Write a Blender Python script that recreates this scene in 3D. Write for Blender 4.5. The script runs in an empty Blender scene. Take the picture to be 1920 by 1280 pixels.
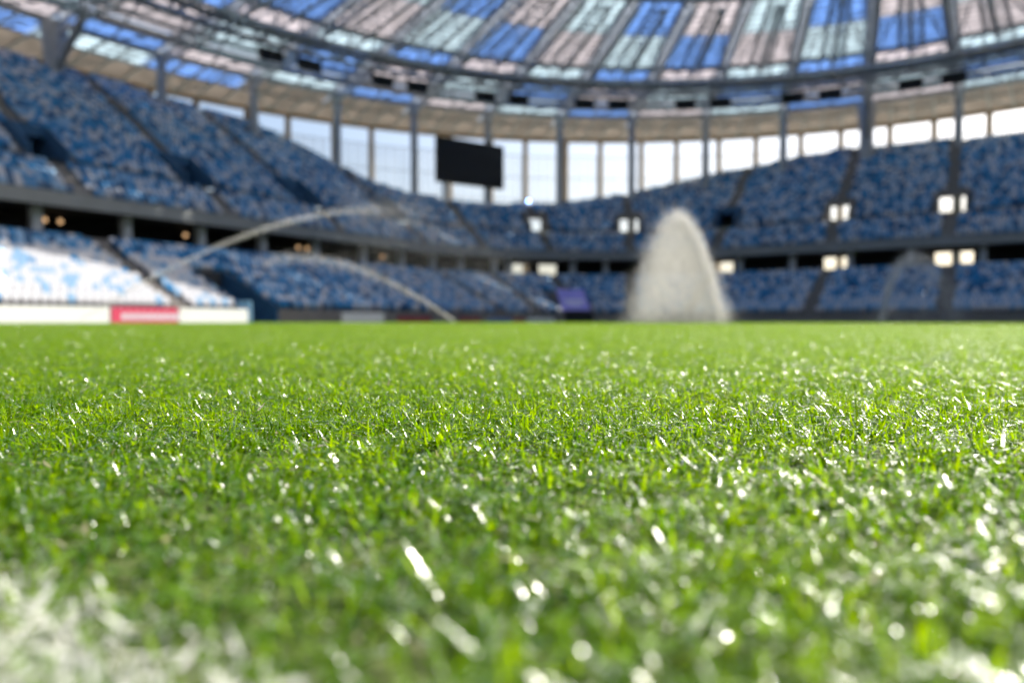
import bpy, math, random
import numpy as np
from mathutils import Vector, Matrix

random.seed(7)
rng = np.random.default_rng(7)
S = bpy.context.scene
COL = S.collection
PI = math.pi

# ------------------------------------------------------------------ camera
CAM = Vector((3.2, -39.1, 0.116))
HEAD = math.radians(33.0)
cd = bpy.data.cameras.new('camera')
cd.sensor_width = 36.0
cd.lens = 24.94
cd.clip_start = 0.02
cd.clip_end = 4000.0
cd.dof.use_dof = True
cd.dof.focus_distance = 0.75
cd.dof.aperture_fstop = 2.85
cam = bpy.data.objects.new('camera', cd)
cam.location = CAM
cam.rotation_euler = (math.radians(90.0 - 1.637), 0.0, HEAD)
COL.objects.link(cam)
S.camera = cam

# ------------------------------------------------------------------ sky, sun, exposure
SUNV = Vector((0.46, 1.02, 1.0)).normalized()
SUN_EL = math.asin(SUNV.z)
SUN_AZ = math.atan2(SUNV.x, SUNV.y)
w = bpy.data.worlds.new('World')
S.world = w
w.use_nodes = True
wn = w.node_tree.nodes
wn.clear()
sky = wn.new('ShaderNodeTexSky')
sky.sky_type = 'NISHITA'
sky.sun_disc = False
sky.sun_elevation = SUN_EL
sky.sun_rotation = SUN_AZ
sky.air_density = 1.0
sky.dust_density = 4.2
sky.ozone_density = 1.0
bg = wn.new('ShaderNodeBackground')
bg.inputs['Strength'].default_value = 0.115
wo = wn.new('ShaderNodeOutputWorld')
w.node_tree.links.new(sky.outputs[0], bg.inputs[0])
w.node_tree.links.new(bg.outputs[0], wo.inputs[0])

sd = bpy.data.lights.new('sun', 'SUN')
sd.energy = 4.4
sd.angle = math.radians(0.53)
sd.color = (1.0, 0.95, 0.86)
sun = bpy.data.objects.new('sun', sd)
sun.rotation_euler = SUNV.to_track_quat('Z', 'Y').to_euler()
sun.location = (40, 90, 90)
COL.objects.link(sun)

S.view_settings.view_transform = 'Standard'
S.view_settings.look = 'None'
S.view_settings.gamma = 1.0
S.view_settings.use_curve_mapping = False
S.view_settings.exposure = 1.08
S.cycles.use_denoising = True
S.cycles.max_bounces = 12
S.cycles.diffuse_bounces = 10
S.cycles.transparent_max_bounces = 16
S.cycles.sample_clamp_indirect = 6.0


# ------------------------------------------------------------------ materials
def new_mat(name):
    m = bpy.data.materials.new(name)
    m.use_nodes = True
    nt = m.node_tree
    nt.nodes.clear()
    out = nt.nodes.new('ShaderNodeOutputMaterial')
    return m, nt, out


def simple(name, col, rough=0.6, metal=0.0, var=0.25, scale=1.5, spec=0.4, bump=0.0):
    """Principled with a little procedural mottling and wear in the object's own space."""
    m, nt, out = new_mat(name)
    p = nt.nodes.new('ShaderNodeBsdfPrincipled')
    tc = nt.nodes.new('ShaderNodeTexCoord')
    n = nt.nodes.new('ShaderNodeTexNoise')
    n.inputs['Scale'].default_value = scale
    n.inputs['Detail'].default_value = 6.0
    r = nt.nodes.new('ShaderNodeMix')
    r.data_type = 'RGBA'
    c0 = [max(0, c * (1 - var)) for c in col]
    c1 = [min(1, c * (1 + var)) for c in col]
    r.inputs['A'].default_value = (*c0, 1)
    r.inputs['B'].default_value = (*c1, 1)
    L = nt.links.new
    L(tc.outputs['Object'], n.inputs['Vector'])
    L(n.outputs['Fac'], r.inputs['Factor'])
    L(r.outputs['Result'], p.inputs['Base Color'])
    p.inputs['Roughness'].default_value = rough
    p.inputs['Metallic'].default_value = metal
    p.inputs['Specular IOR Level'].default_value = spec
    if bump:
        b = nt.nodes.new('ShaderNodeBump')
        b.inputs['Strength'].default_value = bump
        L(n.outputs['Fac'], b.inputs['Height'])
        L(b.outputs['Normal'], p.inputs['Normal'])
    L(p.outputs[0], out.inputs[0])
    return m


def translucent(name, col, trans=0.6, grid=True, clear=0.0):
    m, nt, out = new_mat(name)
    L = nt.links.new
    d = nt.nodes.new('ShaderNodeBsdfDiffuse')
    t = nt.nodes.new('ShaderNodeBsdfTranslucent')
    mx = nt.nodes.new('ShaderNodeMixShader')
    mx.inputs[0].default_value = trans
    tc = nt.nodes.new('ShaderNodeTexCoord')
    n = nt.nodes.new('ShaderNodeTexVoronoi')      # sheets of slightly different age and dirt
    n.inputs['Scale'].default_value = 0.55
    r = nt.nodes.new('ShaderNodeMix')
    r.data_type = 'RGBA'
    r.inputs['A'].default_value = (*[c * 0.78 for c in col], 1)
    r.inputs['B'].default_value = (*[min(1, c * 1.12) for c in col], 1)
    L(tc.outputs['Object'], n.inputs['Vector'])
    L(n.outputs['Color'], r.inputs['Factor'])
    L(r.outputs['Result'], d.inputs['Color'])
    L(r.outputs['Result'], t.inputs['Color'])
    L(d.outputs[0], mx.inputs[1])
    L(t.outputs[0], mx.inputs[2])
    last = mx
    if clear > 0:
        tr = nt.nodes.new('ShaderNodeBsdfTransparent')
        m2 = nt.nodes.new('ShaderNodeMixShader')
        m2.inputs[0].default_value = clear
        L(mx.outputs[0], m2.inputs[1])
        L(tr.outputs[0], m2.inputs[2])
        last = m2
    L(last.outputs[0], out.inputs[0])
    return m


def emit(name, col, s):
    m, nt, out = new_mat(name)
    e = nt.nodes.new('ShaderNodeEmission')
    e.inputs[0].default_value = (*col, 1)
    e.inputs[1].default_value = s
    nt.links.new(e.outputs[0], out.inputs[0])
    return m


M = dict(
    concrete=simple('concrete', (0.20, 0.185, 0.175), 0.85, var=0.3, scale=0.8),
    fascia=simple('fascia_concrete', (0.24, 0.25, 0.25), 0.8, var=0.2, scale=0.6),
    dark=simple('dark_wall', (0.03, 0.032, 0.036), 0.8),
    bluewall=simple('blue_wall', (0.03, 0.10, 0.20), 0.7),
    steel=simple('grey_steel', (0.34, 0.37, 0.40), 0.55, var=0.2),
    galv=simple('galvanised_steel', (0.50, 0.53, 0.56), 0.5, var=0.15),
    beige=simple('beige_cladding', (0.52, 0.41, 0.28), 0.75, var=0.12),
    black=simple('black_housing', (0.012, 0.013, 0.015), 0.5),
    screen=simple('switched_off_screen', (0.012, 0.015, 0.019), 0.35, var=0.1, spec=0.3),
    rail=simple('rail_steel', (0.35, 0.36, 0.37), 0.4, metal=0.6),
    white=simple('white_board', (0.80, 0.80, 0.79), 0.5, var=0.05),
    red=simple('red_board', (0.62, 0.06, 0.13), 0.5, var=0.1),
    darkred=simple('dark_red_board', (0.28, 0.035, 0.06), 0.5, var=0.1),
    bboard=simple('blue_board', (0.12, 0.20, 0.42), 0.5, var=0.1),
    purple=simple('purple_cloth', (0.27, 0.25, 0.62), 0.8, var=0.15),
    pale=simple('pale_print', (0.62, 0.58, 0.68), 0.8, var=0.1),
    lightblue=simple('light_blue_board', (0.30, 0.58, 0.85), 0.5, var=0.05),
    ground=simple('outer_ground', (0.16, 0.17, 0.13), 0.95, var=0.3, scale=0.05),
    seat_white=simple('seat_white', (0.56, 0.57, 0.61), 0.45, var=0.05),
    seat_light=simple('seat_light_blue', (0.23, 0.40, 0.60), 0.45, var=0.05),
    seat_mid=simple('seat_blue', (0.016, 0.21, 0.47), 0.45, var=0.1),
    seat_dark=simple('seat_dark_blue', (0.006, 0.085, 0.21), 0.45, var=0.1),
    p_cyan=translucent('roof_panel_cyan', (0.74, 0.84, 0.88), 0.75),
    p_blue=translucent('roof_panel_blue', (0.40, 0.57, 0.86), 0.75),
    p_beige=translucent('roof_panel_beige', (0.77, 0.735, 0.75), 0.75),
    p_tan=translucent('soffit_tan', (0.50, 0.46, 0.42), 0.55),
    grating=translucent('steel_grating', (0.66, 0.69, 0.74), 0.6),
    glass=translucent('pale_glazing', (0.78, 0.82, 0.88), 0.5, clear=0.84),
    lamp_warm=emit('warm_lamp', (1.0, 0.60, 0.30), 0.5),
    lamp_blue=emit('blue_lamp', (0.22, 0.42, 1.0), 14.0),
)


# ------------------------------------------------------------------ mesh helpers
class MB:
    def __init__(self):
        self.v = []
        self.f = []
        self.mi = []

    def poly(self, pts, mi=0):
        k = len(self.v)
        self.v += [tuple(p) for p in pts]
        self.f.append(tuple(range(k, k + len(pts))))
        self.mi.append(mi)

    def hexa(self, b, t, mi=0):
        """b, t: four bottom and four top points in the same order."""
        k = len(self.v)
        self.v += [tuple(p) for p in b] + [tuple(p) for p in t]
        for q in ((3, 2, 1, 0), (4, 5, 6, 7), (0, 1, 5, 4), (1, 2, 6, 5), (2, 3, 7, 6), (3, 0, 4, 7)):
            self.f.append(tuple(k + i for i in q))
            self.mi.append(mi)

    def box(self, c, d, rz=0.0, mi=0):
        x, y, z = d[0] / 2, d[1] / 2, d[2] / 2
        ca, sa = math.cos(rz), math.sin(rz)
        P = lambda a, b_, e: (c[0] + a * ca - b_ * sa, c[1] + a * sa + b_ * ca, c[2] + e)
        q = ((-x, -y), (x, -y), (x, y), (-x, y))
        self.hexa([P(a, b_, -z) for a, b_ in q], [P(a, b_, z) for a, b_ in q], mi)

    def tube(self, p0, p1, r0, r1=None, n=6, mi=0):
        r1 = r0 if r1 is None else r1
        p0, p1 = Vector(p0), Vector(p1)
        d = (p1 - p0).normalized()
        a = d.orthogonal().normalized()
        b = d.cross(a)
        k = len(self.v)
        for p, r in ((p0, r0), (p1, r1)):
            for i in range(n):
                t = 2 * PI * i / n
                self.v.append(tuple(p + (a * math.cos(t) + b * math.sin(t)) * r))
        for i in range(n):
            j = (i + 1) % n
            self.f.append((k + i, k + j, k + n + j, k + n + i))
            self.mi.append(mi)
        self.f.append(tuple(k + n - 1 - i for i in range(n)))
        self.f.append(tuple(k + n + i for i in range(n)))
        self.mi += [mi, mi]

    def ball(self, c, r, mi=0, n=8, m=5):
        k = len(self.v)
        for i in range(m + 1):
            t = PI * i / m
            for j in range(n):
                p = 2 * PI * j / n
                self.v.append((c[0] + r * math.sin(t) * math.cos(p), c[1] + r * math.sin(t) * math.sin(p), c[2] + r * math.cos(t)))
        for i in range(m):
            for j in range(n):
                self.f.append((k + i * n + j, k + i * n + (j + 1) % n, k + (i + 1) * n + (j + 1) % n, k + (i + 1) * n + j))
                self.mi.append(mi)

    def mesh(self, name, mats):
        me = bpy.data.meshes.new(name)
        me.from_pydata(self.v, [], self.f)
        mats = mats if isinstance(mats, (list, tuple)) else [mats]
        for m in mats:
            me.materials.append(m)
        if len(mats) > 1:
            me.polygons.foreach_set('material_index', self.mi)
        me.update()
        return me

    def build(self, name, mats, parent=None, loc=(0, 0, 0)):
        o = bpy.data.objects.new(name, self.mesh(name, mats))
        o.location = loc
        COL.objects.link(o)
        if parent is not None:
            o.parent = parent
        return o


def tag(o, label=None, cat=None, group=None, kind=None):
    if label:
        o['label'] = label
    if cat:
        o['category'] = cat
    if group:
        o['group'] = group
    if kind:
        o['kind'] = kind
    return o


def empty(name, loc, label, cat, group=None, rz=0.0):
    o = bpy.data.objects.new(name, None)
    o.empty_display_size = 0.2
    o.location = loc
    o.rotation_euler = (0, 0, rz)
    COL.objects.link(o)
    return tag(o, label, cat, group)


def link_copy(o, parent=None, **kw):
    c = o.copy()
    COL.objects.link(c)
    c.parent = parent if parent is not None else c.parent
    for k_, v_ in kw.items():
        setattr(c, k_, v_)
    return c


# ------------------------------------------------------------------ plan of the bowl: a rounded rectangle and its offsets
AX, AY, RR, ARC = 42.8, 46.4, 17.0, 45.0
LX, LY, LA = 2 * (AX - RR), 2 * (AY - RR), PI / 2 * 45.0
PER = 2 * (LX + LY) + 4 * LA


def base(s):
    s = (s + LY / 2) % PER
    hx, hy = LX / 2, LY / 2
    if s < LY: return -hx, -hy + s, -1.0, 0.0, 0
    s -= LY
    if s < LA: t = s / ARC; return -hx, hy, -math.cos(t), math.sin(t), 1
    s -= LA
    if s < LX: return -hx + s, hy, 0.0, 1.0, 0
    s -= LX
    if s < LA: t = s / ARC; return hx, hy, math.sin(t), math.cos(t), 1
    s -= LA
    if s < LY: return hx, hy - s, 1.0, 0.0, 0
    s -= LY
    if s < LA: t = s / ARC; return hx, -hy, math.cos(t), -math.sin(t), 1
    s -= LA
    if s < LX: return hx - s, -hy, 0.0, -1.0, 0
    s -= LX
    t = s / ARC
    return -hx, -hy, -math.sin(t), -math.cos(t), 1


def P(s, off, z=0.0):
    x, y, nx, ny, a = base(s)
    return (x + nx * (RR + off), y + ny * (RR + off), z)


def dscale(s, off):
    """metres along the curve at this offset for one unit of s"""
    return (RR + off) / ARC if base(s)[4] else 1.0


def frame_rz(s):
    """rotation that turns local +Y to the outward normal"""
    _, _, nx, ny, _ = base(s)
    return math.atan2(ny, nx) - PI / 2


BREAKS = [-LY / 2 + d for d in (0, LY, LY + LA, LY + LA + LX, LY + 2 * LA + LX, 2 * LY + 2 * LA + LX, 2 * LY + 3 * LA + LX, 2 * LY + 3 * LA + 2 * LX)]


def stations(s0, s1, extra=(), step=2.0):
    r = list(np.arange(s0, s1, step)) + [s1] + [e for e in extra if s0 < e < s1] + [b for b in BREAKS if s0 < b < s1]
    r = sorted(r)
    out = [r[0]]
    for a in r[1:]:
        if a - out[-1] > 0.05:
            out.append(a)
        elif a in extra:
            out[-1] = a
    return out


LOW0, LOWZ, LOWD, LOWH, NLOW = 1.0, 1.05, 0.80, 0.36, 17        # lower tier
UP0, UPZ, UPD, UPH, NUP = 14.5, 10.2, 0.80, 0.536, 38           # upper tier
TOPX = [-30, 5, 13, 27, 30, 34.6, 38.4, 43, 50.6, 58, 69, 78, 86.4, 93.3, 104.7, 112, 120, 133.6, 150, 330, 360]
TOPO = [44, 44, 43, 42.5, 41, 35.2, 30.6, 28.7, 27.8, 27.9, 28.6, 31.4, 34.6, 37.6, 40.4, 41.2, 40.4, 39.8, 39.0, 39.0, 42]


def top_off(s):
    s = ((s + 30) % PER) - 30
    return float(np.interp(s, TOPX, TOPO))


VOM = [-24.0, -9.5, 4.5, 19.0, 35.0, 63.6, 80.4, 97.5, 113.2, 126.6, 141.0]
VOM_OPEN = {63.6, 80.4, 113.2, 126.6}
AISLES = [-24.0, -9.5, 4.5, 19.0, 35.0, 49.3, 63.6, 80.4, 97.5, 113.2, 126.6, 141.0]
VR0, VR1 = 7, 12                                                # rows taken out for a vomitory


def vom_hw(s):
    return 1.45 / dscale(s, 22)


# ------------------------------------------------------------------ ground and pitch
g = MB()
g.poly([(-1500, -1500, -0.06), (1500, -1500, -0.06), (1500, 1500, -0.06), (-1500, 1500, -0.06)])
o = g.build('ground', M['ground'])
tag(o, 'bare ground around the stadium', kind='structure')

m, nt, out = new_mat('pitch_soil')
p = nt.nodes.new('ShaderNodeBsdfPrincipled')
geo = nt.nodes.new('ShaderNodeNewGeometry')
n1 = nt.nodes.new('ShaderNodeTexNoise'); n1.inputs['Scale'].default_value = 60; n1.inputs['Detail'].default_value = 8
n2 = nt.nodes.new('ShaderNodeTexNoise'); n2.inputs['Scale'].default_value = 3; n2.inputs['Detail'].default_value = 4
rp = nt.nodes.new('ShaderNodeValToRGB')
rp.color_ramp.elements[0].position = 0.3; rp.color_ramp.elements[0].color = (0.035, 0.055, 0.012, 1)
rp.color_ramp.elements[1].position = 0.7; rp.color_ramp.elements[1].color = (0.10, 0.13, 0.03, 1)
mixn = nt.nodes.new('ShaderNodeMix')
nt.links.new(geo.outputs['Position'], n1.inputs['Vector'])
nt.links.new(geo.outputs['Position'], n2.inputs['Vector'])
mixn.inputs['Factor'].default_value = 0.35
nt.links.new(n1.outputs['Fac'], mixn.inputs['A'])
nt.links.new(n2.outputs['Fac'], mixn.inputs['B'])
nt.links.new(mixn.outputs['Result'], rp.inputs[0])
nt.links.new(rp.outputs[0], p.inputs['Base Color'])
p.inputs['Roughness'].default_value = 0.95
bp = nt.nodes.new('ShaderNodeBump'); bp.inputs['Strength'].default_value = 0.8; bp.inputs['Distance'].default_value = 0.01
nt.links.new(n1.outputs['Fac'], bp.inputs['Height'])
nt.links.new(bp.outputs[0], p.inputs['Normal'])
nt.links.new(p.outputs[0], out.inputs[0])
M['soil'] = m
g = MB()
ss = stations(-LY / 2, PER - LY / 2)[:-1]
g.poly([P(s, 0.85, 0.0) for s in reversed(ss)])
o = g.build('pitch', M['soil'])
tag(o, 'soil and thatch of the football pitch under the grass', kind='structure')
g = MB()
g.poly([(-6.0, -39.10, 0.004), (9.0, -39.10, 0.004), (9.0, -38.98, 0.004), (-6.0, -38.98, 0.004)])
m, nt, out = new_mat('worn_line_paint')
p = nt.nodes.new('ShaderNodeBsdfPrincipled'); p.inputs['Roughness'].default_value = .9
geo = nt.nodes.new('ShaderNodeNewGeometry')
n1 = nt.nodes.new('ShaderNodeTexNoise'); n1.inputs['Scale'].default_value = 140; n1.inputs['Detail'].default_value = 5
rp = nt.nodes.new('ShaderNodeValToRGB')
rp.color_ramp.elements[0].position = .54; rp.color_ramp.elements[0].color = (.05, .08, .02, 1)
rp.color_ramp.elements[1].position = .66; rp.color_ramp.elements[1].color = (.42, .43, .38, 1)
nt.links.new(geo.outputs['Position'], n1.inputs['Vector']); nt.links.new(n1.outputs['Fac'], rp.inputs[0])
nt.links.new(rp.outputs[0], p.inputs['Base Color']); nt.links.new(p.outputs[0], out.inputs[0])
M['line'] = m
o = g.build('goal_line', M['line'])
tag(o, 'white painted line on the pitch at the lower left', kind='structure')

# ------------------------------------------------------------------ lower stand
GAP0, GAP1, GAPROW = -4.6, -1.3, 9


def tread(i):
    return LOW0 + LOWD * i, LOWZ + LOWH * i


def lower_terrace(b, sts, r0=0):
    for a, c in zip(sts[:-1], sts[1:]):
        for i in range(r0, NLOW):
            o0, z0 = tread(i)
            zr = z0 - LOWH if i > 0 else 0.0
            if i > r0 or r0 == 0:
                b.poly([P(a, o0, zr), P(c, o0, zr), P(c, o0, z0), P(a, o0, z0)], 0)
            b.poly([P(a, o0, z0), P(c, o0, z0), P(c, o0 + LOWD, z0), P(a, o0 + LOWD, z0)], 0)
        o1, z1 = tread(NLOW)
        z1 -= LOWH
        b.poly([P(a, o1, z1), P(c, o1, z1), P(c, 24.0, z1), P(a, 24.0, z1)], 0)


ZFL = LOWZ + LOWH * (NLOW - 1)
stand_a = empty('lower_stand', P(-20, LOW0), 'lower seating stand at the left edge with its front rows in bright sun', 'stand')
stand_b = empty('lower_stand', P(60, LOW0), 'shaded lower seating stand curving from the players gap round the far corner', 'stand')


def local(root, name, b, mats):
    o = b.build(name, mats, root)
    o.matrix_parent_inverse = Matrix.Translation(-root.location)
    return o


for root, s0, s1 in ((stand_a, -70.0, GAP0), (stand_b, GAP1, PER - 70.0)):
    b = MB()
    lower_terrace(b, stations(s0, s1))
    local(root, 'terrace', b, M['concrete'])
b = MB()
lower_terrace(b, stations(GAP0, GAP1), GAPROW)
local(stand_b, 'upper_rows', b, M['concrete'])
b = MB()
o9, z9 = tread(GAPROW)
pa, pb = P(GAP0, o9), P(GAP1, o9)
b.box(((pa[0] + pb[0]) / 2 + 0.05, (pa[1] + pb[1]) / 2, z9 / 2), (0.12, pb[1] - pa[1], z9))
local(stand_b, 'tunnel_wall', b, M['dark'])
for root, s, sgn in ((stand_a, GAP0, 1), (stand_b, GAP1, -1)):
    b = MB()
    x, y, nx, ny, _ = base(s)
    prof = [(LOW0 - 0.02, 0.0), (LOW0 - 0.02, LOWZ + 0.25)]
    prof += [(tread(GAPROW)[0], tread(GAPROW)[1] + 0.2), (tread(GAPROW)[0], 0.0)]
    th = 0.16 * sgn
    q0 = [P(s, o_, z_) for o_, z_ in prof]
    q1 = [(p_[0], p_[1] + th, p_[2]) for p_ in q0]
    b.hexa(q0, q1)
    local(root, 'end_wall', b, M['bluewall'])
# stairs: half steps in each aisle
for root, lst in ((stand_a, (-24.0, -9.5)), (stand_b, (19.0, 35.0, 49.3, 63.6, 80.4, 97.5, 113.2, 126.6, 141.0))):
    for sa in lst:
        b = MB()
        for i in range(NLOW - 1):
            o0, z0 = tread(i)
            c = P(sa, o0 + 0.6, z0 + 0.09)
            b.box(c, (1.1, 0.4, 0.18), frame_rz(sa))
        local(root, 'stair', b, M['concrete'])

# concourse: back wall with doorways, ceiling under the upper tier
DOORS = [(60.4, 1.25), (65.6, 1.45), (97.1, 1.3), (113.5, 1.0), (126.1, 1.4), (128.2, 0.8), (112.0, 0.5)]
up = empty('upper_stand', P(60, UP0), 'upper seating tier of blue and white seats running all round the stadium', 'stand')
ext = []
for d, hw in DOORS:
    k = hw / dscale(d, 22)
    ext += [d - k, d + k]
st = stations(-LY / 2, PER - LY / 2, ext, 3.0)
b = MB()
for a, c in zip(st[:-1], st[1:]):
    mid = (a + c) / 2
    hole = any(abs(mid - d) < hw / dscale(d, 22) for d, hw in DOORS)
    lo = ZFL
    if hole:
        b.poly([P(a, 22, 8.95), P(c, 22, 8.95), P(c, 22, 9.1), P(a, 22, 9.1)])
    else:
        b.poly([P(a, 22, lo), P(c, 22, lo), P(c, 22, 9.1), P(a, 22, 9.1)])
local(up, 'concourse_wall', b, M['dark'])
b = MB()
for a, c in zip(st[:-1], st[1:]):
    b.hexa([P(a, 14.42, 9.1), P(c, 14.42, 9.1), P(c, 24, 9.1), P(a, 24, 9.1)], [P(a, 14.42, 9.3), P(c, 14.42, 9.3), P(c, 24, 9.3), P(a, 24, 9.3)])
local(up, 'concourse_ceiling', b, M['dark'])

# upper tier terrace with openings for the vomitories
ext = []
for v in VOM:
    k = vom_hw(v)
    ext += [v - k, v + k]
st = stations(-LY / 2, PER - LY / 2, ext)
b = MB()
fa = MB()
par = MB()
par_last = [None]
for a, c in zip(st[:-1], st[1:]):
    mid = (a + c) / 2
    n = int((top_off(mid) - UP0) / UPD)
    vom = any(abs(mid - v) < vom_hw(v) for v in VOM)
    for i in range(n):
        o0, z0 = UP0 + UPD * i, UPZ + UPH * i
        if vom and VR0 <= i < VR1:
            continue
        zr = z0 - UPH if i else z0 - 0.2
        if not (vom and i == VR1):
            b.poly([P(a, o0, zr), P(c, o0, zr), P(c, o0, z0), P(a, o0, z0)])
        b.poly([P(a, o0, z0), P(c, o0, z0), P(c, o0 + UPD, z0), P(a, o0 + UPD, z0)])
    fa.hexa([P(a, 14.0, 9.1), P(c, 14.0, 9.1), P(c, 14.4, 9.1), P(a, 14.4, 9.1)],
            [P(a, 14.0, 10.25), P(c, 14.0, 10.25), P(c, 14.4, 10.25), P(a, 14.4, 10.25)])
    ot, zt = UP0 + UPD * n, UPZ + UPH * (n - 1)
    if par_last[0] is not None and n != par_last[0]:
        local(up, 'rear_parapet', par, M['fascia'])
        par = MB()
    par_last[0] = n
    par.hexa([P(a, ot, zt - 0.6), P(c, ot, zt - 0.6), P(c, ot + .15, zt - 0.6), P(a, ot + .15, zt - 0.6)],
             [P(a, ot, zt + 0.55), P(c, ot, zt + 0.55), P(c, ot + .15, zt + 0.55), P(a, ot + .15, zt + 0.55)])
local(up, 'terrace', b, M['concrete'])
local(up, 'fascia', fa, M['fascia'])
local(up, 'rear_parapet', par, M['fascia'])
# front railing
b = MB()
st2 = stations(-40, 150, (), 2.0)
for a, c in zip(st2[:-1], st2[1:]):
    for z in (10.55, 10.85):
        b.tube(P(a, 14.2, z), P(c, 14.2, z), 0.025, n=4)
    b.tube(P(a, 14.2, 10.2), P(a, 14.2, 10.87), 0.025, n=4)
local(up, 'railing', b, M['rail'])
for sa in AISLES:
    n = int((top_off(sa) - UP0) / UPD)
    for i0, i1 in (((0, VR0 - 1), (VR1, n - 1)) if sa in VOM else ((0, n - 1),)):
        b = MB()
        for i in range(i0, i1):
            o0, z0 = UP0 + UPD * i, UPZ + UPH * i
            b.hexa([P(sa, o0 + q, z0) for q in ()] or
                   [tuple(Vector(P(sa, o0 + a_, z0 - .05)) + Vector((math.cos(frame_rz(sa)), math.sin(frame_rz(sa)), 0)) * c_) for a_, c_ in ((.4, -.57), (.4, .57), (.803, .57), (.803, -.57))],
                   [tuple(Vector(P(sa, o0 + a_, z0 + UPH / 2)) + Vector((math.cos(frame_rz(sa)), math.sin(frame_rz(sa)), 0)) * c_) for a_, c_ in ((.4, -.57), (.4, .57), (.803, .57), (.803, -.57))])
        local(up, 'stair', b, M['concrete'])
for v in VOM:
    b = MB()
    k = vom_hw(v)
    zf = UPZ + UPH * VR0
    of, ob = UP0 + UPD * VR0, UP0 + UPD * VR1
    zc = UPZ + UPH * VR1
    oend = 25.6 if v in VOM_OPEN else 27.0
    for sg in (-1, 1):
        s_in, s_out = v + sg * k, v + sg * (k + 0.18 / dscale(v, 22))
        prof = [(of, zf), (oend, zf), (oend, zc), (ob, zc + 0.95), (of, zf + 0.95)]
        q0 = [P(s_in, o_, z_) for o_, z_ in prof]
        q1 = [P(s_out, o_, z_) for o_, z_ in prof]
        b.poly(q0); b.poly(list(reversed(q1)))
        for i in range(5):
            j = (i + 1) % 5
            b.poly([q0[i], q1[i], q1[j], q0[j]])
    a, c = v - k, v + k
    b.poly([P(a, of, zf), P(c, of, zf), P(c, oend, zf), P(a, oend, zf)])
    b.hexa([P(a, ob, zc - .12), P(c, ob, zc - .12), P(c, oend, zc - .12), P(a, oend, zc - .12)],
           [P(a, ob, zc + .9), P(c, ob, zc + .9), P(c, ob + .2, zc + .9), P(a, ob + .2, zc + .9)])
    local(up, 'vomitory', b, M['concrete'] if v in VOM_OPEN else M['bluewall'])
    if v not in VOM_OPEN:
        b = MB()
        b.hexa([P(a, oend, zf), P(c, oend, zf), P(c, oend + .1, zf), P(a, oend + .1, zf)],
               [P(a, oend, zc), P(c, oend, zc), P(c, oend + .1, zc), P(a, oend + .1, zc)])
        local(up, 'doorway', b, M['dark'])
# pillars in the dark gap
pil = [-26.7, -19.6, -12.5, -5.4, 1.7, 8.7, 15.8, 23.2, 30.3, 38, 44.5, 52.0, 55.2, 68.8, 75.5, 83, 89.7, 95, 101.5, 108.5, 115.6, 122.5, 130, 137, 144]
b = MB()
b.box((0, 0, (ZFL + 9.1) / 2), (0.75, 0.75, 9.1 - ZFL))
pm = b.mesh('pillar', M['galv'])
for s in pil:
    o = bpy.data.objects.new('pillar', pm)
    COL.objects.link(o)
    o.parent = up
    q = P(s, 16.0)
    o.location = (q[0] - up.location[0], q[1] - up.location[1], 0)
    o.rotation_euler = (0, 0, frame_rz(s))

# ------------------------------------------------------------------ roof on its circle of columns
NB = 44
AZ0 = math.radians(-89.343)
DA = 2 * PI / NB


def pol(r, k, z):
    a = AZ0 + k * DA
    return (r * math.sin(a), r * math.cos(a), z)


RC, ZR = 84.8, 34.3
roof = empty('stadium_roof', (0, 0, 0), 'ring shaped stadium roof of blue, cyan and beige translucent panels on steel trusses', 'roof')
rot = lambda k: (0, 0, -k * DA)


def bay_part(name, me, k):
    o = bpy.data.objects.new(name, me)
    COL.objects.link(o)
    o.parent = roof
    o.rotation_euler = rot(k)
    return o


ROWS = [('S', 85.1, 91.4), ('A', 78.4, 84.4), ('B', 67.0, 77.6), ('T', 62.1, 66.9), ('C', 51.9, 62.0), ('D', 41.5, 51.4)]
SEQ = {'S': ('cyan', 'blue', 'beige'), 'A': ('blue', 'beige', 'cyan'), 'B': ('beige', 'cyan', 'blue'), 'T': ('blue', 'beige', 'cyan'),
       'C': ('cyan', 'blue', 'beige'), 'D': ('blue', 'beige', 'cyan')}
for rn, r0, r1 in ROWS:
    b = MB()
    gp = 0.12 if rn == 'S' else 0.5
    e0, e1 = gp / r0 / DA, gp / r1 / DA
    n = 3
    for i in range(n):
        u0, u1 = i / n, (i + 1) / n
        k00 = e0 + (1 - 2 * e0) * u0; k01 = e0 + (1 - 2 * e0) * u1
        k10 = e1 + (1 - 2 * e1) * u0; k11 = e1 + (1 - 2 * e1) * u1
        z0 = ZR + 0.06
        b.hexa([pol(r0, k00, z0), pol(r0, k01, z0), pol(r1, k11, z0), pol(r1, k10, z0)],
               [pol(r0, k00, z0 + .05), pol(r0, k01, z0 + .05), pol(r1, k11, z0 + .05), pol(r1, k10, z0 + .05)])
    mes = {c: b.mesh('roof_panel', M['p_' + c]) for c in ('cyan', 'blue', 'beige', 'tan')}
    for k in range(NB):
        c = SEQ[rn][k % 3]
        if rn == 'S' and 2 <= k <= 12:
            c = 'tan'
        bay_part('roof_panel', mes[c], k)
# purlins: the fine steel grid below the panels
b = MB()
for rn, r0, r1 in ROWS:
    for j in range(1, 6):
        u = j / 6
        b.tube(pol(r0, u, ZR - .02), pol(r1, u, ZR - .02), 0.085, n=4)
    nn = max(3, int((r1 - r0) / 1.3))
    for j in range(nn + 1):
        r = r0 + (r1 - r0) * j / nn
        b.tube(pol(r, 0.02, ZR - .06), pol(r, 0.98, ZR - .06), 0.085, n=4)
me = b.mesh('purlin_grid', M['galv'])
for k in range(NB):
    bay_part('purlin_grid', me, k)
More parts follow.
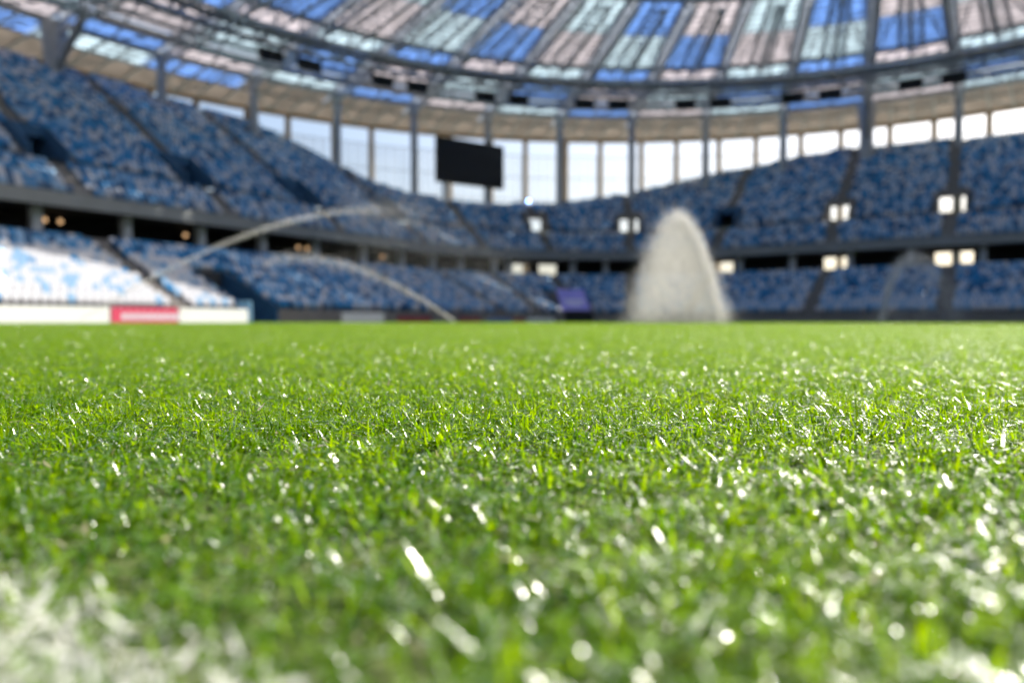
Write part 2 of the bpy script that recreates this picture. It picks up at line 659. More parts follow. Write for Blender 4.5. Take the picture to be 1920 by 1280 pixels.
# radial trusses
b = MB()
h = 0.62
for sg in (-1, 1):
    for r0, r1 in ((41.5, 84.4),):
        b.tube(pol(r0, sg * h / r0 / DA, ZR + .1), pol(r1, sg * h / r1 / DA, ZR + .1), 0.17, n=5)
b.tube(pol(41.5, 0, ZR - 1.5), pol(84.4, 0, ZR - 1.7), 0.19, n=5)
rr = 42.0
i = 0
while rr < 83:
    r2 = rr + 2.2
    for sg in (-1, 1):
        b.tube(pol(rr, 0, ZR - 1.55), pol(rr + 1.1, sg * h / (rr + 1.1) / DA, ZR + .1), 0.07, n=4)
        b.tube(pol(rr + 1.1, sg * h / (rr + 1.1) / DA, ZR + .1), pol(r2, 0, ZR - 1.55), 0.07, n=4)
    rr = r2
me = b.mesh('radial_truss', M['galv'])
for k in range(NB):
    bay_part('radial_truss', me, k)
# lighter secondary truss down the middle of each bay
b = MB()
for u in (.36, .64):
    b.tube(pol(41.6, u, ZR - .25), pol(61.8, u, ZR - .25), 0.16, n=5)
b.tube(pol(41.6, .5, ZR - 1.3), pol(61.8, .5, ZR - 1.3), 0.22, n=5)
for q in range(10):
    r_ = 42 + q * 2.0
    for sg in (-.14, .14):
        b.tube(pol(r_, .5 + sg, ZR - .25), pol(r_ + 1, .5, ZR - 1.3), 0.07, n=4)
        b.tube(pol(r_ + 1, .5, ZR - 1.3), pol(min(r_ + 2, 61.8), .5 + sg, ZR - .25), 0.07, n=4)
me = b.mesh('secondary_truss', M['galv'])
for k in range(NB):
    bay_part('secondary_truss', me, k)
# walkway plates carried between the chords
b = MB()
for q in range(20):
    ra, rb = 42 + q * 2.1, 42 + q * 2.1 + 2.02
    e = 0.8
    b.hexa([pol(ra, -e / ra / DA, ZR + .22), pol(ra, e / ra / DA, ZR + .22), pol(rb, e / rb / DA, ZR + .22), pol(rb, -e / rb / DA, ZR + .22)],
           [pol(ra, -e / ra / DA, ZR + .3), pol(ra, e / ra / DA, ZR + .3), pol(rb, e / rb / DA, ZR + .3), pol(rb, -e / rb / DA, ZR + .3)])
me = b.mesh('roof_walkway', M['grating'])
for k in range(NB):
    o = bay_part('roof_walkway', me, k)
    o['kind'] = 'stuff'


# ring beams and the deep ring truss
def ring(name, r, z, hw, hh, mat, n=NB * 2):
    b = MB()
    for i in range(n):
        a, c = i * NB / n, (i + 1) * NB / n
        b.hexa([pol(r - hw, a, z - hh), pol(r - hw, c, z - hh), pol(r + hw, c, z - hh), pol(r + hw, a, z - hh)],
               [pol(r - hw, a, z + hh), pol(r - hw, c, z + hh), pol(r + hw, c, z + hh), pol(r + hw, a, z + hh)])
    return b.build(name, M[mat] if isinstance(mat, str) else mat, roof)


ring('ring_beam', RC, ZR - .25, .35, .32, 'steel')
ring('ring_beam', 78.0, ZR - .75, .30, .40, 'steel')
ring('ring_beam', 41.3, ZR + .05, .35, .5, 'steel')
b = MB()
for i in range(NB * 3):
    a, c = i / 3, (i + 1) / 3
    for r in (62.2, 66.6):
        for z in (32.0, 34.0):
            b.tube(pol(r, a, z), pol(r, c, z), 0.24, n=5)
        b.tube(pol(r, a, 32.0), pol(r, a, 34.0), 0.12, n=4)
        b.tube(pol(r, a, 32.0), pol(r, c, 34.0), 0.10, n=4)
    b.tube(pol(62.2, a, 32.0), pol(66.6, a, 32.0), 0.12, n=4)
    b.tube(pol(62.2, a, 32.0), pol(66.6, c, 32.0), 0.09, n=4)
b.build('ring_truss', M['steel'], roof)
ring('ring_beam', 74.4, ZR - .7, .22, .22, 'steel')
ring('ring_beam', 70.4, ZR - .9, .30, .18, 'steel')
b = MB()
b.tube(pol(67, .02, ZR - 2.2), pol(84.2, .5, ZR - .5), .13, n=5)
b.tube(pol(67, .98, ZR - 2.2), pol(84.2, .5, ZR - .5), .13, n=5)
b.tube(pol(78, .02, ZR - .8), pol(67, .5, ZR - 1.6), .12, n=5)
b.tube(pol(78, .98, ZR - .8), pol(67, .5, ZR - 1.6), .12, n=5)
b.tube(pol(62, .02, ZR - 1.6), pol(42, .5, ZR - .9), .10, n=5)
b.tube(pol(62, .98, ZR - 1.6), pol(42, .5, ZR - .9), .10, n=5)
me = b.mesh('wind_bracing', M['steel'])
for k in range(NB):
    bay_part('wind_bracing', me, k)['kind'] = 'stuff'
ring('catwalk', 64.4, 32.2, .8, .05, 'steel')
# beige soffit beyond the columns, down to the outer colonnade
me_b = MB()
for i in range(2):
    a, c = i / 2 + .0008, (i + 1) / 2 - .0008
    me_b.hexa([pol(91.5, a, ZR), pol(91.5, c, ZR), pol(98.6, c, ZR - .4), pol(98.6, a, ZR - .4)],
              [pol(91.5, a, ZR + .12), pol(91.5, c, ZR + .12), pol(98.6, c, ZR - .2), pol(98.6, a, ZR - .2)])
me = me_b.mesh('soffit_panel', M['p_tan'])
for k in range(NB):
    bay_part('soffit_panel', me, k)
b = MB()
for u in (0.0, .27, .5, .73):
    b.tube(pol(85.2, u, ZR - .25), pol(98.6, u, ZR - .65), .20, n=5)
b.tube(pol(85.2, 0, ZR - .3), pol(97.8, .5, ZR - .6), .14, n=5)
b.tube(pol(85.2, 1, ZR - .3), pol(97.8, .5, ZR - .6), .14, n=5)
me = b.mesh('soffit_rib', M['galv'])
for k in range(NB):
    bay_part('soffit_rib', me, k)['kind'] = 'stuff'
ring('ring_beam', 91.45, ZR - .15, .18, .16, 'steel')
ring('eaves_beam', 98.9, ZR - .45, .3, .55, 'beige')
# inner columns: slim, four of them a heavy pylon with raking struts
b = MB()
b.tube(pol(RC, 0, 0), pol(RC, 0, ZR - .5), 0.62, 0.58, n=10)
b.tube(pol(RC, 0, ZR - 1.5), pol(RC, 0, ZR - .5), 0.6, 0.95, n=10)
me_c = b.mesh('column', M['steel'])
b = MB()
b.tube(pol(RC, 0, 0), pol(RC, 0, ZR - .5), 1.15, 1.0, n=12)
b.tube(pol(RC, 0, ZR - 4.5), pol(RC, 0, ZR - .4), 1.1, 1.45, n=12)
b.tube(pol(RC, 0, ZR - 6.0), pol(78.0, 0, ZR - 1.1), 0.42, n=8)
me_p = b.mesh('pylon', M['steel'])
for k in range(NB):
    if k in (0, 10, 22, 32):
        bay_part('pylon', me_p, k)
    else:
        bay_part('column', me_c, k)

# outer colonnade: pairs of beige columns, glazing and rails between them
fac = empty('colonnade', (0, 0, 0), 'outer ring of beige columns with pale glazing against the white sky', 'facade')
b = MB()
for z0, z1 in ((0, ZR - 1.1),):
    r = 98.3
    b.tube(pol(r, 0, z0), pol(r, 0, z1), 0.5, 0.5, n=8)
me = b.mesh('outer_column', M['beige'])
OFFS = (0.27, 0.73)
for k in range(NB):
    for f_ in OFFS:
        o = bpy.data.objects.new('outer_column', me)
        COL.objects.link(o)
        o.parent = fac
        o.rotation_euler = rot(k + f_)
b = MB()
for j in range(4):
    a, c = j / 4 * .46 + .012, (j + 1) / 4 * .46 - .004
    for zz0, zz1 in ((18.5, 22.4), (22.5, 26.4), (26.5, 30.4)):
        b.hexa([pol(98.2, a, zz0), pol(98.2, c, zz0), pol(98.26, c, zz0), pol(98.26, a, zz0)],
               [pol(98.2, a, zz1), pol(98.2, c, zz1), pol(98.26, c, zz1), pol(98.26, a, zz1)])
me1 = b.mesh('glass_panel', M['glass'])
me2 = []
for z in (18.45, 22.45, 26.45, 30.45):
    b = MB()
    b.tube(pol(98.2, 0, z), pol(98.2, 1, z), 0.07, n=4)
    me2.append(b.mesh('transom', M['galv']))
for k in range(NB):
    for f_ in OFFS:
        o = bpy.data.objects.new('glass_panel', me1)
        COL.objects.link(o)
        o.parent = fac
        o.rotation_euler = rot(k + f_)
    for me_ in me2:
        o = bpy.data.objects.new('transom', me_)
        COL.objects.link(o)
        o.parent = fac
        o.rotation_euler = rot(k)

# ------------------------------------------------------------------ seats
def seat_geo():
    b = MB()
    # back rest, leaning back a little
    b.hexa([(-.22, .34, .36), (.22, .34, .36), (.22, .39, .36), (-.22, .39, .36)],
           [(-.21, .42, .84), (.21, .42, .84), (.21, .46, .82), (-.21, .46, .82)])
    # tipped up seat pan
    b.hexa([(-.21, .20, .30), (.21, .20, .30), (.21, .32, .26), (-.21, .32, .26)],
           [(-.20, .24, .66), (.20, .24, .66), (.20, .30, .68), (-.20, .30, .68)])
    # bracket to the riser
    b.hexa([(-.05, .28, 0), (.05, .28, 0), (.05, .40, 0), (-.05, .40, 0)],
           [(-.05, .28, .34), (.05, .28, .34), (.05, .38, .36), (-.05, .38, .36)])
    return np.array(b.v), b.f


SV, SF = seat_geo()
SMATS = [M['seat_white'], M['seat_light'], M['seat_mid'], M['seat_dark']]
SNAMES = ['white', 'light blue', 'blue', 'dark blue']
allseats = []   # x, y, z, rz, colour
COLXY = [pol(RC, k, 0)[:2] for k in range(NB)]


def seat_row(off, z, ok, tier):
    sf = np.arange(-36, 146, 0.25)
    pts = np.array([P(s, off)[:2] for s in sf])
    L = np.r_[0, np.cumsum(np.hypot(*np.diff(pts, axis=0).T))]
    for l in np.arange(rng.random() * .5, L[-1], 0.52):
        s = float(np.interp(l, L, sf))
        if not ok(s):
            continue
        x, y = float(np.interp(l, L, pts[:, 0])), float(np.interp(l, L, pts[:, 1]))
        if tier == 'u' and off > 36 and any((x - cx) ** 2 + (y - cy) ** 2 < 2.0 for cx, cy in COLXY):
            continue
        # broad drifts of lighter and darker seats
        wv = 0.5 + 0.5 * math.sin(s * .21 + off * .35) * math.sin(s * .07 - off * .11 + 1.3)
        u = rng.random()
        pw = (0.22 + .08 * wv, 0.46 + .06 * wv, 0.78)
        if tier == 'l' and s < GAP0 and off < 9.4:
            pw = (0.74, 0.965, 0.995)  # whiter seat mix puts the sun's glare into the colours here
        elif tier == 'l' and s > 92 and off < 4.2:
            pw = (0.40, 0.95, 0.99)  # paler seat mix stands in for low spray haze over these rows
        c = 0 if u < pw[0] else 1 if u < pw[1] else 2 if u < pw[2] else 3
        allseats.append((x, y, z, frame_rz(s), c))


for i in range(NLOW - 2):
    o0, z0 = tread(i)
    o0 += .3

    def ok(s, i=i, o0=o0):
        if GAP0 - .4 < s < GAP1 + .4 and i < GAPROW:
            return False
        if 57.0 < s < 68.5 and i < 8:
            return False
        for a in AISLES:
            if a == 4.5:
                continue
            if abs(s - a) * dscale(a, o0) < .8:
                return False
        return True
    seat_row(o0, z0, ok, 'l')
for i in range(NUP):
    o0, z0 = UP0 + UPD * i, UPZ + UPH * i
    o0 += .3

    def ok(s, i=i, o0=o0):
        if UP0 + UPD * (i + 1) > top_off(s):
            return False
        if i == VR0 - 1:
            return False
        for a in AISLES:
            d = abs(s - a) * dscale(a, o0)
            if d < .8:
                return False
            if a in VOM and VR0 - 1 <= i <= VR1 and d < 2.2:
                return False
        return True
    seat_row(o0, z0, ok, 'u')
allseats = np.array(allseats)
fwd = np.array([-math.sin(HEAD), math.cos(HEAD)])
rgt = np.array([math.cos(HEAD), math.sin(HEAD)])
dxy = allseats[:, :2] - np.array(CAM[:2])
dep = dxy @ fwd
lat = dxy @ rgt
inview = (np.abs(lat) < dep * .715) & (dep > 5)
order = np.argsort(np.where(inview, dep, 1e6))
single = order[:300]
rest = order[300:]


def place(sv, x, y, z, rz):
    c, s = math.cos(rz), math.sin(rz)
    q = np.empty_like(sv)
    q[:, 0] = x + sv[:, 0] * c - sv[:, 1] * s
    q[:, 1] = y + sv[:, 0] * s + sv[:, 1] * c
    q[:, 2] = z + sv[:, 2]
    return q


smesh = []
for c in range(4):
    me = bpy.data.meshes.new('seat')
    me.from_pydata([tuple(v) for v in SV], [], SF)
    me.materials.append(SMATS[c])
    smesh.append(me)
for j in single:
    x, y, z, rz, c = allseats[j]
    c = int(c)
    o = bpy.data.objects.new('seat', smesh[c])
    o.location = (x, y, z)
    o.rotation_euler = (0, 0, rz)
    COL.objects.link(o)
    row = int(round((z - LOWZ) / LOWH))
    where = ('behind the left white boards' if y < -15.35 else 'behind the red board' if y < -10.75 else 'behind the right white board' if y < -4.6 else 'past the players gap')
    rown = ['front', 'second', 'third', 'fourth', 'fifth', 'sixth', 'seventh', 'eighth', 'ninth', 'tenth', 'eleventh', 'twelfth', 'thirteenth', 'fourteenth', 'fifteenth', 'sixteenth'][min(row, 15)]
    tag(o, SNAMES[c] + ' seat in the ' + rown + ' row of the left stand ' + where, 'seat', 'seats in the nearest rows of the left lower stand')
n = len(rest)
V = np.concatenate([place(SV, *allseats[j][:4]) for j in rest])
nf = len(SF)
loops = np.array(SF)                      # quads only
Fi = (loops[None] + (np.arange(n) * len(SV))[:, None, None]).reshape(-1, 4)
me = bpy.data.meshes.new('seats')
me.vertices.add(len(V)); me.vertices.foreach_set('co', V.ravel())
me.loops.add(Fi.size); me.loops.foreach_set('vertex_index', Fi.ravel().astype(np.int32))
me.polygons.add(len(Fi))
me.polygons.foreach_set('loop_start', np.arange(0, Fi.size, 4, dtype=np.int32))
me.polygons.foreach_set('material_index', np.repeat(allseats[rest][:, 4].astype(np.int32), nf))
for m_ in SMATS:
    me.materials.append(m_)
me.update(calc_edges=True)
o = bpy.data.objects.new('seating', me)
COL.objects.link(o)
tag(o, 'thousands of blue and white tip-up seats filling the stands', 'seating', kind='stuff')

# ------------------------------------------------------------------ scoreboard
L0 = np.array(CAM[:2]) + rgt * (-0.1038 * 110) + fwd * 110
L1 = np.array(CAM[:2]) + rgt * (-0.0113 * 117) + fwd * 117
cx, cy = (L0 + L1) / 2
wd = float(np.hypot(*(L1 - L0)))
rz = math.atan2(L1[1] - L0[1], L1[0] - L0[0])
sb = empty('scoreboard', (cx, cy, 25.2), 'large black switched-off scoreboard above the corner of the upper tier', 'scoreboard', rz=rz)
b = MB(); b.box((0, .5, 0), (wd, .9, 6.9)); b.build('housing', M['black'], sb)
b = MB()
b.box((0, -.02, 0), (wd - .5, .1, 6.4)); b.build('screen', M['screen'], sb)
for sx in (-.36, .30):
    b = MB(); b.box((sx * wd, 1.15, -2.6), (.5, .4, 12.5)); b.build('post', M['steel'], sb)

# ------------------------------------------------------------------ floodlights hung under the ring truss
def floodlight(k, r, z, lab, parent_first=[None]):
    q = pol(r, k, z)
    root = empty('floodlight', q, lab, 'floodlight', 'dark floodlights hung below the roof ring', rz=-(AZ0 + k * DA))
    if parent_first[0] is None:
        b = MB()
        b.hexa([(-1.3, -.6, -1.2), (1.3, -.6, -1.2), (1.3, .45, -.8), (-1.3, .45, -.8)], [(-1.3, -.4, .3), (1.3, -.4, .3), (1.3, .6, .5), (-1.3, .6, .5)])
        h_ = b.mesh('housing', M['black'])
        b = MB()
        for sx in (-1, 1):
            b.box((sx * 1.38, 0, .25), (.1, .25, 1.4))
        b.box((0, 0, .92), (2.86, .27, .1))
        b.tube((0, 0, .9), (0, 0, 32.0 - z + .1), .08)
        y_ = b.mesh('bracket', M['black'])
        b = MB()
        for sx in (-.64, .64):
            b.hexa([(sx - .55, -.63, -1.1), (sx + .55, -.63, -1.1), (sx + .55, -.55, -1.1), (sx - .55, -.55, -1.1)],
                   [(sx - .55, -.45, .15), (sx + .55, -.45, .15), (sx + .55, -.38, .15), (sx - .55, -.38, .15)])
        l_ = b.mesh('lens', M['screen'])
        parent_first[0] = (h_, y_, l_)
    for nm, me_ in zip(('housing', 'bracket', 'lens'), parent_first[0]):
        o = bpy.data.objects.new(nm, me_)
        COL.objects.link(o)
        o.parent = root


fl = [float(k) for k in np.arange(1.0, 11.6, 0.5) if int(k * 2) % 3 != 2]
ORD = ['first', 'second', 'third', 'fourth', 'fifth', 'sixth', 'seventh', 'eighth', 'ninth', 'tenth', 'eleventh', 'twelfth', 'thirteenth', 'fourteenth', 'fifteenth', 'sixteenth']
for j, k in enumerate(fl):
    floodlight(k, 66.6, 30.9, 'dark twin-lens floodlight below the roof ring truss, ' + ORD[j] + ' from the left')

# ------------------------------------------------------------------ lamps
def lamp(s, off, z, lab, mat='lamp_warm', r=.2, name='ceiling_lamp', cat='lamp', group='warm lamps under the concourse ceiling', top=9.1):
    q = P(s, off, z)
    root = empty(name, q, lab, cat, group)
    b = MB(); b.ball((0, 0, 0), r); b.build('bulb', M[mat], root)
    b = MB(); b.tube((0, 0, r * .7), (0, 0, max(r * 1.5, top - z)), r * .35); b.build('stem', M['black'], root)


for s, lab in ((-10.5, 'warm glowing lamp in the dark concourse, left one of the leftmost pair'), (-9.3, 'warm glowing lamp in the dark concourse, right one of the leftmost pair'),
               (2.1, 'single warm glowing lamp in the dark concourse behind the long water jet base'), (16.0, 'warm glowing lamp beside its twin just right of the long water jet'),
               (17.3, 'dim warm lamp right of its twin behind the long water jet'), (29.9, 'warm glowing lamp furthest right in the dark concourse')):
    lamp(s, 19.0, 8.55, lab)
lamp(-9.5, 24.5, 15.6, 'warm lamp glowing inside the dark opening of the upper tier at the left', group='warm lamps in stand openings', top=16.1)
lamp(63.7, 27.6, 19.75, 'small blue light at the top of the upper tier below the sky openings', 'lamp_blue', .2, 'signal_light', 'light', None, 20.1)

# ------------------------------------------------------------------ advertising boards along the pitch
def board(s0, s1, off, h, mat, lab, inset=None, z0=0.02):
    a, c = P(s0, off), P(s1, off)
    root = empty('advertising_board', ((a[0] + c[0]) / 2, (a[1] + c[1]) / 2, 0), lab, 'board', 'boards around the pitch',
                 rz=math.atan2(c[1] - a[1], c[0] - a[0]))
    w_ = math.hypot(c[0] - a[0], c[1] - a[1]) - .05
    b = MB(); b.box((0, 0, z0 + h / 2), (w_, .08, h)); b.build('face', M[mat], root)
    b = MB()
    for sx in (-.4, 0, .4):
        b.tube((sx * w_, .05, z0 + h * .8), (sx * w_, .45, .0), .03, n=5)
    b.build('support', M['rail'], root)
    if inset:
        b = MB()
        for (u, v, uw, vh) in inset:
            b.box((u * w_, -.043, z0 + v * h), (uw * w_, .006, vh * h))
        b.build('print', M['pale'], root)


board(-36, -28.3, -.35, 1.0, 'white', 'plain white board at the left edge, farthest from the red one')
board(-28.2, -21.9, -.35, 1.0, 'white', 'plain white board second to the left of the red one')
board(-21.8, -15.4, -.35, 1.0, 'white', 'plain white board joined to the left end of the red one')
board(-15.3, -10.8, -.35, 1.0, 'red', 'pink-red board with a pale printed strip in the sunlit row',
      [(.08 + .10 * i, .40, .082, .40) for i in range(-4, 5)])
board(-10.7, -5.2, -.35, 1.0, 'white', 'white board right of the red one at the end of the sunlit row')
a = P(-5.1, -.35)
root = empty('end_panel', (a[0] - .9, a[1], 0), 'light blue end panel closing the sunlit row of boards', 'panel')
b = MB(); b.box((0, .25, .85), (1.6, .08, 1.6)); b.build('face', M['lightblue'], root)
b = MB(); b.box((-.6, .35, .8), (.08, .1, 1.5)); b.box((.6, .35, .8), (.08, .1, 1.5)); b.build('support', M['rail'], root)
board(4.0, 9.2, -.6, .85, 'white', 'off-white board in shade just past the players gap')
board(11.0, 16.0, -.6, .6, 'darkred', 'dark red low board left of the thin water jet foot')
board(20.5, 24.5, -.6, .6, 'darkred', 'dark red low board just right of the thin water jet foot')
board(25.9, 33.0, -.6, .55, 'bboard', 'dull blue low board in the far corner')
board(33.4, 39.6, -.6, .55, 'darkred', 'dark red low board right of the dull blue one')
board(40.5, 52.0, -.6, .5, 'white', 'pale low board left of the purple banner')

# purple banner laid over seats above the corner tunnel
b = MB()
u0, u1 = 57.6, 67.2
v0, v1 = 60.9, 68.2
bot = [P(u0, 1.3, 1.5), P(u1, 1.3, 1.5)]
tp = [P(v0, 7.2, 4.45), P(v1, 7.2, 4.45)]
c0 = [(bot[0][i] + bot[1][i] + tp[0][i] + tp[1][i]) / 4 for i in range(3)]
ban = empty('banner', c0, 'purple banner with pale lettering spread over the seats in the far corner', 'banner')
rel = lambda p_: tuple(p_[i] - c0[i] for i in range(3))


def lerp2(u, v, lift=0.0):
    p0 = [bot[0][i] + (bot[1][i] - bot[0][i]) * u for i in range(3)]
    p1 = [tp[0][i] + (tp[1][i] - tp[0][i]) * u for i in range(3)]
    q = [p0[i] + (p1[i] - p0[i]) * v for i in range(3)]
    q[2] += lift + 0.08 * math.sin(u * 9) * math.sin(v * 7)
    return rel(q)


for i in range(8):
    for j in range(8):
        a0, a1, e0, e1 = i / 8, (i + 1) / 8, j / 8, (j + 1) / 8
        b.hexa([lerp2(a0, e0), lerp2(a1, e0), lerp2(a1, e1), lerp2(a0, e1)],
               [lerp2(a0, e0, .03), lerp2(a1, e0, .03), lerp2(a1, e1, .03), lerp2(a0, e1, .03)])
b.build('cloth', M['purple'], ban)
b = MB()
for (vv, us) in ((.42, 7), (.28, 5)):
    for i in range(us):
        uc = .5 + (i - (us - 1) / 2) * .11
        b.hexa([lerp2(uc - .04, vv - .06, .05), lerp2(uc + .04, vv - .06, .05), lerp2(uc + .04, vv + .06, .05), lerp2(uc - .04, vv + .06, .05)],
               [lerp2(uc - .04, vv - .06, .06), lerp2(uc + .04, vv - .06, .06), lerp2(uc + .04, vv + .06, .06), lerp2(uc - .04, vv + .06, .06)])
b.build('print', M['pale'], ban)
b = MB()
for u in (.02, .98):
    q0, q1 = lerp2(u, .95), lerp2(u, .05)
    b.tube((q0[0], q0[1], q0[2] - 1.0), q0, .05, n=5)
    b.tube((q1[0], q1[1], q1[2] - .6), q1, .05, n=5)
b.build('pole', M['rail'], ban)
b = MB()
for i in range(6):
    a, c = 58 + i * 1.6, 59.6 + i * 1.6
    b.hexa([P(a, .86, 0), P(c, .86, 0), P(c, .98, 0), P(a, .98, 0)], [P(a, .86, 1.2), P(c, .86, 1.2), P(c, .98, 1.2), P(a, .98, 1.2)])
local(stand_b, 'tunnel_mouth_shade', b, M['black'])  # solid black slab paints the shade of a tunnel opening

# ------------------------------------------------------------------ sprinkler water: clouds of real drops
m, nt, out = new_mat('water_drops')
d = nt.nodes.new('ShaderNodeBsdfDiffuse'); d.inputs[0].default_value = (.99, .985, .97, 1)
t = nt.nodes.new('ShaderNodeBsdfTranslucent'); t.inputs[0].default_value = (.99, .985, .97, 1)
mx = nt.nodes.new('ShaderNodeMixShader'); mx.inputs[0].default_value = .68
nt.links.new(d.outputs[0], mx.inputs[1]); nt.links.new(t.outputs[0], mx.inputs[2]); nt.links.new(mx.outputs[0], out.inputs[0])
M['water'] = m
TET = np.array([(1, 1, 1), (1, -1, -1), (-1, 1, -1), (-1, -1, 1)], float) / math.sqrt(3)
TETF = np.array([(0, 1, 2), (0, 3, 1), (0, 2, 3), (1, 3, 2)])


def cloud(name, pts, rad, label):
    n_ = len(pts)
    ang = rng.random((n_, 3)) * 2 * PI
    # random rotations by quaternions
    q = rng.normal(size=(n_, 4)); q /= np.linalg.norm(q, axis=1, keepdims=True)
    w_, x_, y_, z_ = q.T
    R = np.empty((n_, 3, 3))
    R[:, 0] = np.stack([1 - 2 * (y_ * y_ + z_ * z_), 2 * (x_ * y_ - w_ * z_), 2 * (x_ * z_ + w_ * y_)], 1)
    R[:, 1] = np.stack([2 * (x_ * y_ + w_ * z_), 1 - 2 * (x_ * x_ + z_ * z_), 2 * (y_ * z_ - w_ * x_)], 1)
    R[:, 2] = np.stack([2 * (x_ * z_ - w_ * y_), 2 * (y_ * z_ + w_ * x_), 1 - 2 * (x_ * x_ + y_ * y_)], 1)
    V_ = np.einsum('nij,kj->nki', R, TET) * rad[:, None, None] + pts[:, None, :]
    F_ = (TETF[None] + (np.arange(n_) * 4)[:, None, None]).reshape(-1, 3)
    me_ = bpy.data.meshes.new(name)
    me_.vertices.add(n_ * 4); me_.vertices.foreach_set('co', V_.ravel())
    me_.loops.add(F_.size); me_.loops.foreach_set('vertex_index', F_.ravel().astype(np.int32))
    me_.polygons.add(len(F_)); me_.polygons.foreach_set('loop_start', np.arange(0, F_.size, 3, dtype=np.int32))
    me_.materials.append(M['water'])
    me_.update(calc_edges=True)
    o_ = bpy.data.objects.new(name, me_)
    COL.objects.link(o_)
    tag(o_, label, 'water spray', kind='stuff')
    return o_


def W(px, Z, dy):
    """a place given by its bearing, distance and height"""
    q = np.array(CAM[:2]) + rgt * ((px - 960) / 1330 * Z) + fwd * Z
    return np.array([q[0], q[1], .125 + dy / 1330 * Z])


def arc(p0, pm, p1, u):
    """quadratic through p0 (u=0), pm (u=.5), p1 (u=1)"""
    u = u[:, None]
    return p0 * (2 * (u - .5) * (u - 1)) + pm * (-4 * u * (u - 1)) + p1 * (2 * u * (u - .5))


# tall plume: a jet seen nearly end on, with the curtain of drops it sheds
p0, pm, p1 = W(1352, 33, -2), W(1266, 36, 193), W(1196, 40, -2)
n_ = 8000
u = rng.beta(1.0, 2.1, n_)
jet = arc(p0, pm, p1, u) + rng.normal(size=(n_, 3)) * (0.10 + .45 * u[:, None] ** 1.5)
n2_ = 78000
u = rng.beta(1.5, 1.5, n2_)
cur = arc(p0, pm, p1, u)
fall = rng.beta(1.0, 1.5, n2_)
cur[:, 2] *= (1 - fall)
# streaks: the drops hang in falling strings of uneven density
strk = .5 + .5 * np.sin(u * 61 + 2.0 * np.sin(u * 23)) * np.sin(u * 37 + fall * 3)
keep = rng.random(n2_) < .8 + .2 * strk
cur += rng.normal(size=(n2_, 3)) * (.10 + .5 * np.abs(u - .35)[:, None] + .25 * fall[:, None])
cur = cur[keep]
pts = np.concatenate([jet, cur])
pts = pts[pts[:, 2] > .03]
cloud('water_plume', pts, .017 * np.exp(rng.normal(size=len(pts)) * .25), 'tall pale dome of sprinkler spray standing on the far grass')

# long jet from the left
p0, pm, p1 = W(150, 35, 0), W(740, 40, 205), W(1010, 50, 0)
u = .56 * rng.random(8000)
jet = arc(p0, pm, p1, u)
sp = .05 + .22 * np.clip(u - .12, 0, 1)[:, None] + 5.0 * np.clip(u - .40, 0, 1)[:, None] ** 1.3
jet += rng.normal(size=jet.shape) * sp
u2 = .42 + .5 * rng.random(9000) ** 1.4
mist = arc(p0, pm, p1, u2)
mist[:, 2] *= 1 - .75 * rng.random(9000) ** 1.5
mist += rng.normal(size=mist.shape) * 1.0
pts = np.concatenate([jet, mist])
pts = pts[pts[:, 2] > .03]
cloud('water_jet', pts, .014 * np.exp(rng.normal(size=len(pts)) * .25), 'long thin water jet rising to the right in front of the left stands')

# thinner jet
p0, pm, p1 = W(852, 44, 0), W(560, 44, 118), W(380, 46, 0)
u = .62 * rng.random(5000) ** 1.1
jet = arc(p0, pm, p1, u)
jet += rng.normal(size=jet.shape) * (.05 + .35 * u[:, None])
pts = jet[jet[:, 2] > .03]
cloud('water_jet', pts, .015 * np.exp(rng.normal(size=len(pts)) * .25), 'thin water jet sloping up to the left from the far grass')

# faint arc on the right
p0, pm, p1 = W(1652, 48, 0), W(1712, 50, 118), W(1800, 54, 0)
u = rng.random(9000) ** 1.6
jet = arc(p0, pm, p1, u)
jet += rng.normal(size=jet.shape) * (.08 + .4 * u[:, None])
u2 = rng.random(4000)
mist = arc(p0, pm, p1, u2)
mist[:, 2] *= 1 - rng.random(4000)
mist += rng.normal(size=mist.shape) * .5
pts = np.concatenate([jet, mist])
pts = pts[pts[:, 2] > .03]
cloud('water_plume', pts, .02 * np.exp(rng.normal(size=len(pts)) * .25), 'faint small arch of sprinkler spray at the far right')

# ------------------------------------------------------------------ grass
m, nt, out = new_mat('grass_blade')
L = nt.links.new
N = nt.nodes.new
at = N('ShaderNodeAttribute'); at.attribute_name = 'tint'
ah = N('ShaderNodeAttribute'); ah.attribute_name = 'along'
geo = N('ShaderNodeNewGeometry')
nz = N('ShaderNodeTexNoise'); nz.inputs['Scale'].default_value = 4.0; nz.inputs['Detail'].default_value = 3
L(geo.outputs['Position'], nz.inputs['Vector'])
ad = N('ShaderNodeMath'); ad.operation = 'MULTIPLY_ADD'; ad.inputs[1].default_value = .5; ad.inputs[2].default_value = -.27
L(nz.outputs['Fac'], ad.inputs[0])
sm = N('ShaderNodeMath'); sm.operation = 'ADD'; sm.use_clamp = True
L(ad.outputs[0], sm.inputs[0]); L(at.outputs['Fac'], sm.inputs[1])
rp = N('ShaderNodeValToRGB')
cr = rp.color_ramp
cr.elements[0].position = 0.0; cr.elements[0].color = (.036, .108, .004, 1)
cr.elements[1].position = .55; cr.elements[1].color = (.108, .212, .004, 1)
e = cr.elements.new(.945); e.color = (.155, .255, .006, 1)
e = cr.elements.new(.955); e.color = (.36, .33, .20, 1)
L(sm.outputs[0], rp.inputs[0])
